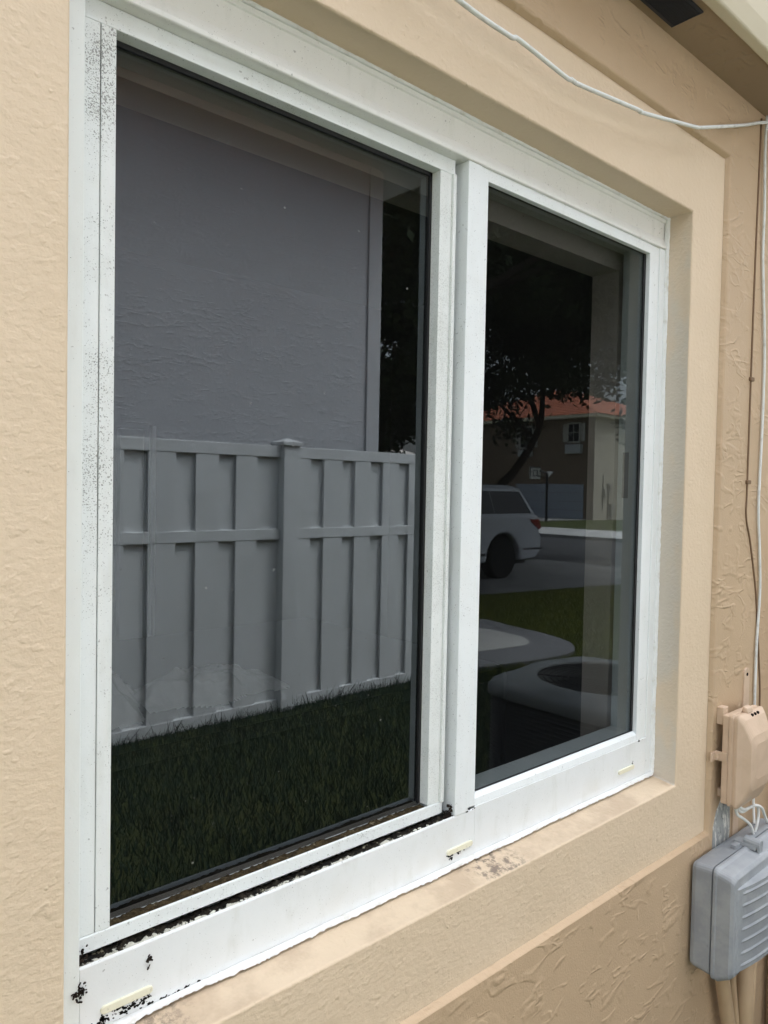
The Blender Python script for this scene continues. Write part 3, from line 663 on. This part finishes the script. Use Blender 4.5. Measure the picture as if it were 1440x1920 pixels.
# air conditioner
ac = thing('air_conditioner', 'grey outdoor air conditioner with round fan grille, mirrored in the right pane', 'air conditioner', (2.65, YR(1.61), 0))
ax0, ax1, ay0, ay1 = 2.29, 3.01, YR(1.97), YR(1.25)
AN = np.linspace(0, 2*math.pi, 65)[:-1]
def ringZ(g, z, p=7.0):
    h = (ax1-ax0)/2-g; mx, my = (ax0+ax1)/2, (ay0+ay1)/2
    return [(mx+h*math.cos(a)/(abs(math.cos(a))**p+abs(math.sin(a))**p)**(1/p), my+h*math.sin(a)/(abs(math.cos(a))**p+abs(math.sin(a))**p)**(1/p), z) for a in AN]
ac_m = Mat('ac_shell', (.21, .225, .225), .45, .4).done(); acd_m = Mat('ac_louvre', (.13, .135, .145), .5, .4).done(); blk_ac = Mat('ac_black', (.012, .012, .014), .6, .3).done()
cx_, cy_ = (ax0+ax1)/2, (ay0+ay1)/2
def circ(r, z): return [(cx_+r*math.cos(a), cy_+r*math.sin(a), z) for a in AN]
MB().loft([ringZ(.012, .738), ringZ(-.006, .738), ringZ(-.008, .745), ringZ(-.008, .775), ringZ(.002, .792), ringZ(.022, .803), circ(.335, .816), circ(.285, .818), circ(.272, .812), circ(.27, .74)], caps=False).build('top_cover', ac_m, ac, smooth=True)
mb = MB()
for k in range(40): z = .075 + k*.0164; mb.loft([ringZ(.016, z), ringZ(.001, z+.003), ringZ(.0, z+.006), ringZ(.016, z+.010)])
mb.build('louvre_cabinet', acd_m, ac)
MB().loft([ringZ(.03, .06), ringZ(.03, .735)]).build('inner_cabinet', blk_ac, ac)
MB().loft([ringZ(-.03, .0), ringZ(-.03, .06)]).build('base_pad', conc_m, ac)
mb = MB()
for r in [.03+.024*i for i in range(11)]: mb.tube([(cx_+r*math.cos(a), cy_+r*math.sin(a), .805) for a in np.linspace(0, 2*math.pi, 41)], .0022, 4, caps=False)
for k in range(6): a = k*math.pi/3; mb.tube([(cx_+.03*math.cos(a), cy_+.03*math.sin(a), .802), (cx_+.27*math.cos(a), cy_+.27*math.sin(a), .802)], .003, 4)
mb.build('fan_guard', blk_ac, ac)
mb = MB(); mb.lathe([(.001, .75), (.05, .75), (.05, .79), (.001, .79)], (cx_, cy_, 0), 16)
for k in range(4):
    a = k*math.pi/2+.3; da = .55
    P = lambda r, t, z: (cx_+r*math.cos(a+t), cy_+r*math.sin(a+t), z)
    mb.add([P(.045,0,.765), P(.24,0,.755), P(.24,da,.785), P(.045,da,.78)], [(0,1,2,3)])
mb.build('fan', blk_ac, ac)

# white SUV parked on the drive, rear end in view
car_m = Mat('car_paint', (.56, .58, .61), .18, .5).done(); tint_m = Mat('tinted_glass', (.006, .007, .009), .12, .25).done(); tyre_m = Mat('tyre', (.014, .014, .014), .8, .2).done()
rim_m = Mat('alloy', (.34, .35, .36), .3, .5, .7).done(); red_m = Mat('tail_lamp', (.28, .02, .015), .15, .6).done(); blk_m = Mat('black_plastic', (.015, .015, .016), .5, .4).done()
CX, CY, CWD = 11.46, YR(8.40), 2.0
car = thing('parked_car', 'white SUV parked on the drive, only its rear half mirrored beside the mullion', 'car', (CX-2.6, CY-1, 0))
def arch(u, r=.46, n=12): return [(u + r*math.cos(a), .36 + r*math.sin(a)) for a in np.linspace(-.05, math.pi+.05, n)]
prof = [(.16,.34), (.03,.44), (.0,.56), (.0,.74), (.05,.80), (.10,.95), (.10,1.13), (4.10,1.14), (5.0,1.02), (5.25,.85), (5.3,.5), (5.15,.30), (4.72,.28)] + arch(4.22)[::1] + [(3.7,.27), (1.60,.27)] + arch(1.08)[::-1][::-1]
prof = [(.16,.34), (.03,.44), (.0,.56), (.0,.74), (.05,.80), (.10,.95), (.10,1.13), (4.10,1.14), (5.0,1.02), (5.25,.85), (5.3,.5), (5.15,.30)] + [(4.22+.46*math.cos(a), .36+.46*math.sin(a)) for a in np.linspace(-.12, math.pi+.12, 14)] + [(1.08+.46*math.cos(a), .36+.46*math.sin(a)) for a in np.linspace(-.12, math.pi+.12, 14)]
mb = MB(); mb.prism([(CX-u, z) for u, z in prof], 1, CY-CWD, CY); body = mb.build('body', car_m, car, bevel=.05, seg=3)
def sect(u0, u1, ins, z): return [(CX-u0, CY-ins, z), (CX-u1, CY-ins, z), (CX-u1, CY-CWD+ins, z), (CX-u0, CY-CWD+ins, z)]
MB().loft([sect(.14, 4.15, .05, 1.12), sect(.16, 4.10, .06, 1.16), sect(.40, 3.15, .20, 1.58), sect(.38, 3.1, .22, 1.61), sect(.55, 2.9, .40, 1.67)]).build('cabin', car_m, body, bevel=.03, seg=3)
def side_win(u0, u1, v0, v1, z0=1.16, z1=1.555):
    f = lambda z: .06 + (z-1.16)/(1.58-1.16)*.14
    a = [(CX-u0, CY-f(z0)+.006, z0), (CX-u1, CY-f(z0)+.006, z0), (CX-v1, CY-f(z1)+.006, z1), (CX-v0, CY-f(z1)+.006, z1)]
    b2 = [(x, y-.03, z) for x, y, z in a]
    MB().loft([a, b2]).build('side_window', tint_m, car)
side_win(.26, 1.29, .47, 1.30); side_win(1.31, 2.36, 1.32, 2.32); side_win(2.38, 3.80, 2.34, 3.06)
MB().prism([(CX-.02, .90), (CX-.10, 1.06), (CX-.36, 1.05), (CX-.30, .98), (CX-.10, .86)], 1, CY-.06, CY+.012).build('tail_lamp', red_m, car, bevel=.01)
MB().box((CX-.55, CY-.05, .50), (CX+.02, CY+.006, .53)).build('bumper_trim', blk_m, car)
MB().box((CX-3.7, CY-.05, .44), (CX-1.6, CY+.008, .48)).build('side_trim', blk_m, car)
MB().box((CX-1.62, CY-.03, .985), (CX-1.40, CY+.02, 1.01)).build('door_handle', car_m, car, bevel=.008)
MB().box((CX-5.0, CY-CWD+.1, .24), (CX-.3, CY-.14, .8)).build('underbody', blk_m, car)
for u in (1.08, 4.22):
    for side in (0, 1):
        y0 = CY-.27 if side == 0 else CY-CWD+.02
        tyre = MB().lathe([(.24, y0+.0), (.34, y0), (.37, y0+.03), (.37, y0+.22), (.34, y0+.25), (.24, y0+.25)], (CX-u, 0, .37), 32, axis=1).build('wheel', tyre_m, car, smooth=False)
        mb = MB(); yf = y0+.235 if side == 0 else y0+.015
        mb.lathe([(.235, yf-.01), (.255, yf-.01), (.255, yf+.012), (.235, yf+.012)], (CX-u, 0, .37), 28, axis=1, caps=False)
        mb.lathe([(.001, yf), (.05, yf), (.05, yf+.012), (.001, yf+.012)], (CX-u, 0, .37), 14, axis=1)
        for k in range(12):
            a = k*math.pi/6; c_, s_ = math.cos(a), math.sin(a)
            q = [(.045, -.012), (.24, -.018), (.24, .018), (.045, .012)]
            mb.prism([(CX-u + r*c_ - t*s_, .37 + r*s_ + t*c_) for r, t in q], 1, yf-.004, yf+.008)
        mb.build('rim', rim_m, tyre)

# house across the street
far_b = conc('brown_stucco_shaded', (.17, .125, .085), (.14, .105, .07)); far_c = conc('beige_stucco', (.46, .42, .33), (.42, .38, .30)); far_roof = Mat('orange_tiles', (.40, .12, .055), .7, .2)  # front wall's tree shade is put into the dark brown; lit side stays beige
far_roof.tint((.28, .08, .04), far_roof.ramp(far_roof.noise(3, 5, .7), .4, .65)); 
wv = far_roof.n('ShaderNodeTexWave', wave_type='BANDS', bands_direction='Z'); far_roof.link(far_roof.co, wv.inputs['Vector']); wv.inputs['Scale'].default_value = 2.2; far_roof.bump(wv.outputs['Fac'], .15, .8); far_roof = far_roof.done()
FX, FV, EV = 37.5, 24.0, HC+4.385
fh = thing('house_across', 'two-storey house with an orange tile roof across the street, mirrored in the right pane', 'house', (FX+5, YR(30), 0))
Y1, Y2 = YR(FV), YR(37)
MB().box((FX, Y2, 0), (FX+13, Y1-.02, EV)).build('front_wall', far_b, fh)
MB().box((FX+.03, Y1-.015, 0), (FX+13, Y1+.03, EV)).build('side_wall', far_c, fh)
MB().box((FX-.55, Y2-.5, EV-.02), (FX+13.5, Y1+.5, EV+.16)).build('eave', fascia_m, fh)
mb = MB(); mb.add([(FX-.6,Y2-.6,EV+.161),(FX+13.6,Y2-.6,EV+.161),(FX+13.6,Y1+.6,EV+.161),(FX-.6,Y1+.6,EV+.161),(FX+5.8,Y2+6,EV+2.7),(FX+5.8,Y1-6,EV+2.7)], [(0,1,4),(1,2,5,4),(2,3,5),(3,0,4,5),(3,2,1,0)]); mb.build('roof', far_roof, fh)
garage_m = Mat('garage_door', (.30, .33, .37), .5, .3).done()
gd = MB()
for k in range(4): gd.box((FX-.05, YR(29.5), .03+k*.51), (FX-.01, YR(24.6), .52+k*.51))
gd.build('garage_door', garage_m, fh, bevel=.012)
shut_m = Mat('shutter_paint', (.36, .345, .30), .6).done()
def far_window(v0, v1, z0, z1):
    o = MB().box((FX-.10, YR(v1)-.07, z0-.07), (FX-.005, YR(v0)+.07, z1+.07)).build('window', shut_m, fh)
    gm = MB(); n2 = 2
    for i in range(2):
        for j in range(2):
            a, b2 = YR(v1)+(YR(v0)-YR(v1))*i/2, z0+(z1-z0)*j/2
            gm.box((FX-.115, a+.03, b2+.03), (FX-.095, a+(YR(v0)-YR(v1))/2-.03, b2+(z1-z0)/2-.03))
    gm.build('pane', tint_m, o)
    for s_ in (YR(v1)-.38, YR(v0)+.10): MB().box((FX-.09, s_, z0), (FX-.01, s_+.28, z1)).build('shutter', shut_m, o)
far_window(28.3, 29.2, HC+2.75, HC+4.0); far_window(24.95, 25.7, HC+3.0, HC+4.05)
white_p = Mat('white_panel', (.40, .41, .40), .6).done()
MB().box((FX-.25, YR(25.8), HC+2.3), (FX-.01, YR(24.75), HC+2.83)).build('planter_box', white_p, fh)
MB().box((FX-.25, YR(29.25), HC+2.2), (FX-.01, YR(28.3), HC+2.6)).build('planter_box', white_p, fh)
mb = MB(); my = Y1+.06
mb.tube([(38.47, my, HC-.9), (38.47, my, HC+1.1)], .035, 8); mb.box((38.5, my-.03, HC-.15), (38.75, my+.1, HC+.25)); mb.lathe([(.001, 0), (.16, 0), (.16, .15), (.001, .15)], (39.1, my, HC+.40), 14, axis=1); mb.box((38.9, my-.03, HC+.0), (39.3, my+.08, HC+.6)); mb.tube([(39.05, my, HC+.0), (39.05, my, 0)], .05, 8); mb.box((39.2, my-.03, HC-1.3), (39.6, my+.1, HC-.6))
mb.build('meter_bank', conc('meter_grey', (.34,.32,.27), (.3,.28,.24)), fh)
hp = thing('basketball_hoop', 'basketball hoop on a black pole before the house across the street', 'basketball hoop', (32.9, YR(23.9), 0))
hy = YR(23.9)
MB().tube([(32.97, hy, 0), (32.97, hy, HC+1.0), (32.6, hy-.2, HC+1.15)], .07, 8).build('pole', blk_m, hp)
MB().box((31.75, hy-.27, HC+.70), (32.70, hy-.23, HC+1.34)).build('backboard', Mat('board', (.45,.46,.44), .5).done(), hp)
mb = MB()
mb.box((31.75, hy-.21, HC+1.28), (32.70, hy-.19, HC+1.34)); mb.box((31.75, hy-.21, HC+.70), (31.81, hy-.19, HC+1.279)); mb.box((32.0, hy-.21, HC+.84), (32.4, hy-.19, HC+.88)); mb.box((32.0, hy-.21, HC+.881), (32.04, hy-.19, HC+1.16)); mb.box((32.36, hy-.21, HC+.881), (32.4, hy-.19, HC+1.16)); mb.box((32.041, hy-.21, HC+1.12), (32.359, hy-.19, HC+1.16))
mb.build('backboard_lines', blk_m, hp)
MB().tube([(32.2+.23*math.cos(a), hy+.12+.23*math.sin(a), HC+.85) for a in np.linspace(0, 2*math.pi, 25)], .02, 6, caps=False).build('rim', blk_m, hp)
MB().prism([(33.0, HC+.70), (33.55, HC+1.12), (32.98, HC+1.12)], 1, hy-.08, hy-.02).build('height_sign', white_p, hp)

# a lower house farther along the street
fh2 = thing('distant_house', 'distant low house behind the trees beyond the fence end in the left pane', 'house', (34, YR(41), 0))
MB().box((30, YR(50), 0), (42, YR(38), 3.0)).build('wall', far_c, fh2)
mb = MB(); mb.add([(29.4,YR(50.6),3.0),(42.6,YR(50.6),3.0),(42.6,YR(37.4),3.0),(29.4,YR(37.4),3.0),(36,YR(46),5.2),(36,YR(42),5.2)], [(0,1,4),(1,2,5,4),(2,3,5),(3,0,4,5),(3,2,1,0)]); mb.build('roof', Mat('pale_roof', (.45,.40,.36), .8).done(), fh2)

# ------------------------------------------------------------------ trees
bark_mm = Mat('bark', (.048, .038, .030), .95, .1); bark_mm.bump(bark_mm.noise(14, 5, .7, bark_mm.mapped((3,3,.7))), .03, 1); bark_m = bark_mm.done()
def leaf_mat(name, a, b2):
    M = Mat(name, a, .6, .25); oi = M.n('ShaderNodeObjectInfo'); M.tint(b2, M.ramp(M.noise(2.2, 3, .7), .35, .65)); return M.done()
leaf_ms = [leaf_mat('oak_leaf', (.030, .050, .016), (.055, .080, .028)), leaf_mat('dark_leaf', (.022, .040, .014), (.040, .062, .022))]
def crown_mesh(centre, rad, nclump, nleaf, size, seed, hole=.0):
    r = np.random.default_rng(seed); c = np.array(centre); R3 = np.array(rad)
    u = r.normal(size=(nclump, 3)); u /= np.linalg.norm(u, axis=1)[:, None]; u *= (r.random(nclump)**.45)[:, None]
    cc = c + u*R3*(1+.18*r.normal(size=(nclump, 1)))
    which = r.integers(0, nclump, nleaf); p = cc[which] + r.normal(size=(nleaf, 3))*np.array([.42, .42, .30])*min(rad)/4.2
    s_ = size*(.6+.8*r.random(nleaf))
    a = r.normal(size=(nleaf, 3)); a /= np.linalg.norm(a, axis=1)[:, None]
    b2 = np.cross(a, r.normal(size=(nleaf, 3))); b2 /= np.linalg.norm(b2, axis=1)[:, None]
    a *= s_[:, None]; b2 *= (s_*.5)[:, None]
    V = np.stack([p-a, p+b2, p+a, p-b2], 1).reshape(-1, 3)
    F = np.arange(nleaf*4).reshape(-1, 4)
    return V, F, cc
def np_mesh(name, V, F, m, parent=None, k=4):
    me = bpy.data.meshes.new(name); me.vertices.add(len(V)); me.vertices.foreach_set('co', V.astype(np.float32).ravel())
    me.loops.add(F.size); me.loops.foreach_set('vertex_index', F.astype(np.int32).ravel())
    me.polygons.add(len(F)); me.polygons.foreach_set('loop_start', np.arange(0, F.size, k, dtype=np.int32)); me.polygons.foreach_set('loop_total', np.full(len(F), k, dtype=np.int32))
    me.update(); me.validate(); me.materials.append(m)
    o = bpy.data.objects.new(name, me); COL.objects.link(o)
    if parent is not None: adopt(o, parent)
    return o
def tree(label, trunk, r0, centre, rad, nclump, nleaf, size, seed, mi, group='street trees'):
    t = thing('oak_tree', label, 'tree', trunk[0], group)
    V, F, cc = crown_mesh(centre, rad, nclump, nleaf, size, seed)
    mb = MB(); tr = spline(trunk, 6); mb.tube(tr, [r0*(1-.65*i/(len(tr)-1)) for i in range(len(tr))], 9)
    rr = random.Random(seed)
    for k in range(8):
        a = Vector(tr[rr.randint(len(tr)//2, len(tr)-1)]); e = Vector(cc[rr.randint(0, len(cc)-1)])
        m_ = a.lerp(e, .5) + Vector((rr.uniform(-.8,.8), rr.uniform(-.8,.8), rr.uniform(-.3,.8)))
        pp = spline([a, m_, e], 5); mb.tube(pp, [r0*.34*(1-.8*i/(len(pp)-1)) for i in range(len(pp))], 6)
    mb.build('trunk', bark_m, t, smooth=True)
    np_mesh('crown', V, F, leaf_ms[mi], t)
tree('leaning oak behind the white SUV, its dark crown filling the right pane', [(12.7, YR(11.0), 0), (12.95, YR(11), .9), (13.35, YR(11), 1.63), (13.85, YR(11), 2.0), (14.55, YR(11), 2.73), (14.86, YR(11), 3.3), (14.9, YR(11), 4.1), (14.8, YR(11), 5.5)], .135, (14.6, YR(11), 6.25), (4.3, 3.6, 2.95), 200, 54000, .085, 3, 0)
tree('upright oak left of the leaning one, seen past the corner of the grey house', [(10.9, YR(14.4), 0), (10.9, YR(14.3), 2.0), (10.8, YR(14.2), 4), (10.8, YR(14.2), 6)], .2, (10.6, YR(14.2), 5.6), (3.0, 3.0, 5.2), 150, 60000, .095, 5, 1)
tree('spreading oak on the lawn whose crown hangs over the parked SUV', [(6.9, YR(6.7), 0), (7.1, YR(6.8), 2.5), (7.6, YR(7.4), 4.6), (8.2, YR(7.9), 6.2)], .22, (10.0, YR(8.5), 6.9), (4.8, 3.8, 2.5), 150, 42000, .085, 14, 0)
tree('farther oak behind the others on the near side of the street', [(13.3, YR(21.5), 0), (13.3, YR(21.4), 3.0), (13.4, YR(21.4), 6)], .2, (13.3, YR(21.5), 7.2), (3.6, 3.6, 3.6), 110, 30000, .12, 8, 1)
tree('tall oak added nearest the house, its high crown shading the white SUV', [(13.6, YR(4.6), 0), (13.6, YR(4.7), 3.0), (13.4, YR(5.0), 6)], .2, (12.8, YR(5.8), 7.4), (4.4, 3.6, 2.3), 150, 42000, .09, 11, 0)  # added so that its crown, mostly out of view, shades the SUV
for i, (x, v, h, lab) in enumerate(((44, 58, 7, 'far round tree beyond the distant low house'), (30, 62, 8, 'farthest tree at the left of the far row'), (58, 34, 9, 'far tree behind the orange-roofed house'))):
    tree(lab, [(x, YR(v), 0), (x, YR(v), h*.5), (x, YR(v), h*.8)], .3, (x, YR(v), h*.7), (6, 6, h*.42), 70, 5000, .45, 20+i, 1)

# ------------------------------------------------------------------ grass blades
def pip(px_, py_, poly):
    ins = np.zeros(len(px_), bool); n = len(poly)
    for i in range(n):
        (xa, ya2), (xb, yb3) = poly[i], poly[(i+1) % n]
        c = ((ya2 > py_) != (yb3 > py_)) & (px_ < (xb-xa)*(py_-ya2)/(yb3-ya2+1e-9)+xa); ins ^= c
    return ins
def blades(n, x0, x1, v0, v1, h, wd, seed):
    r = np.random.default_rng(seed); x = r.uniform(x0, x1, n); v = r.uniform(v0, v1, n)
    ok = ~pip(x, v, op) & ~((x > 2.22) & (x < 3.08) & (v > 1.18) & (v < 2.05)) & (v < 7.2-(x-8.4)*.17) ; x, v = x[ok], v[ok]; n = len(x)
    y = YR(v); a = r.uniform(0, 2*math.pi, n); hh = h*(.5+.9*r.random(n)); ww = wd*(.6+.8*r.random(n))
    lean = hh*r.uniform(.1, .8, n); b2 = r.uniform(0, 2*math.pi, n); z0 = np.zeros(n)-.003
    V = np.stack([np.stack([x-ww*np.cos(a), y-ww*np.sin(a), z0], 1), np.stack([x+ww*np.cos(a), y+ww*np.sin(a), z0], 1), np.stack([x+lean*np.cos(b2), y+lean*np.sin(b2), hh], 1)], 1).reshape(-1, 3)
    return V
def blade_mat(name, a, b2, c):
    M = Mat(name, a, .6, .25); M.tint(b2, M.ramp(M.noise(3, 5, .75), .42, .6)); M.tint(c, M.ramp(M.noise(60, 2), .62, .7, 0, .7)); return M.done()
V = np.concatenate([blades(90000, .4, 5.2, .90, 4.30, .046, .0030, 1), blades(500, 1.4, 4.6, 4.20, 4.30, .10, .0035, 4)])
tag(np_mesh('grass', V, np.arange(len(V)).reshape(-1, 3), blade_mat('alley_grass_shaded', (.006, .024, .013), (.012, .036, .019), (.026, .042, .024)), None, 3), 'short green grass darkened with painted shade, between the house and the white fence', 'grass', kind='stuff')  # alley shade is put into these darker blade colours
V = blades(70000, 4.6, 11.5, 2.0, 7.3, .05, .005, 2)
tag(np_mesh('lawn_grass', V, np.arange(len(V)).reshape(-1, 3), blade_mat('front_grass_sunlit', (.12, .15, .018), (.20, .21, .03), (.24, .21, .06)), None, 3), 'yellowish front lawn with sunlight painted in, between the walkway and the driveway', 'grass', kind='stuff')  # brighter blade colours carry the sun on the open lawn
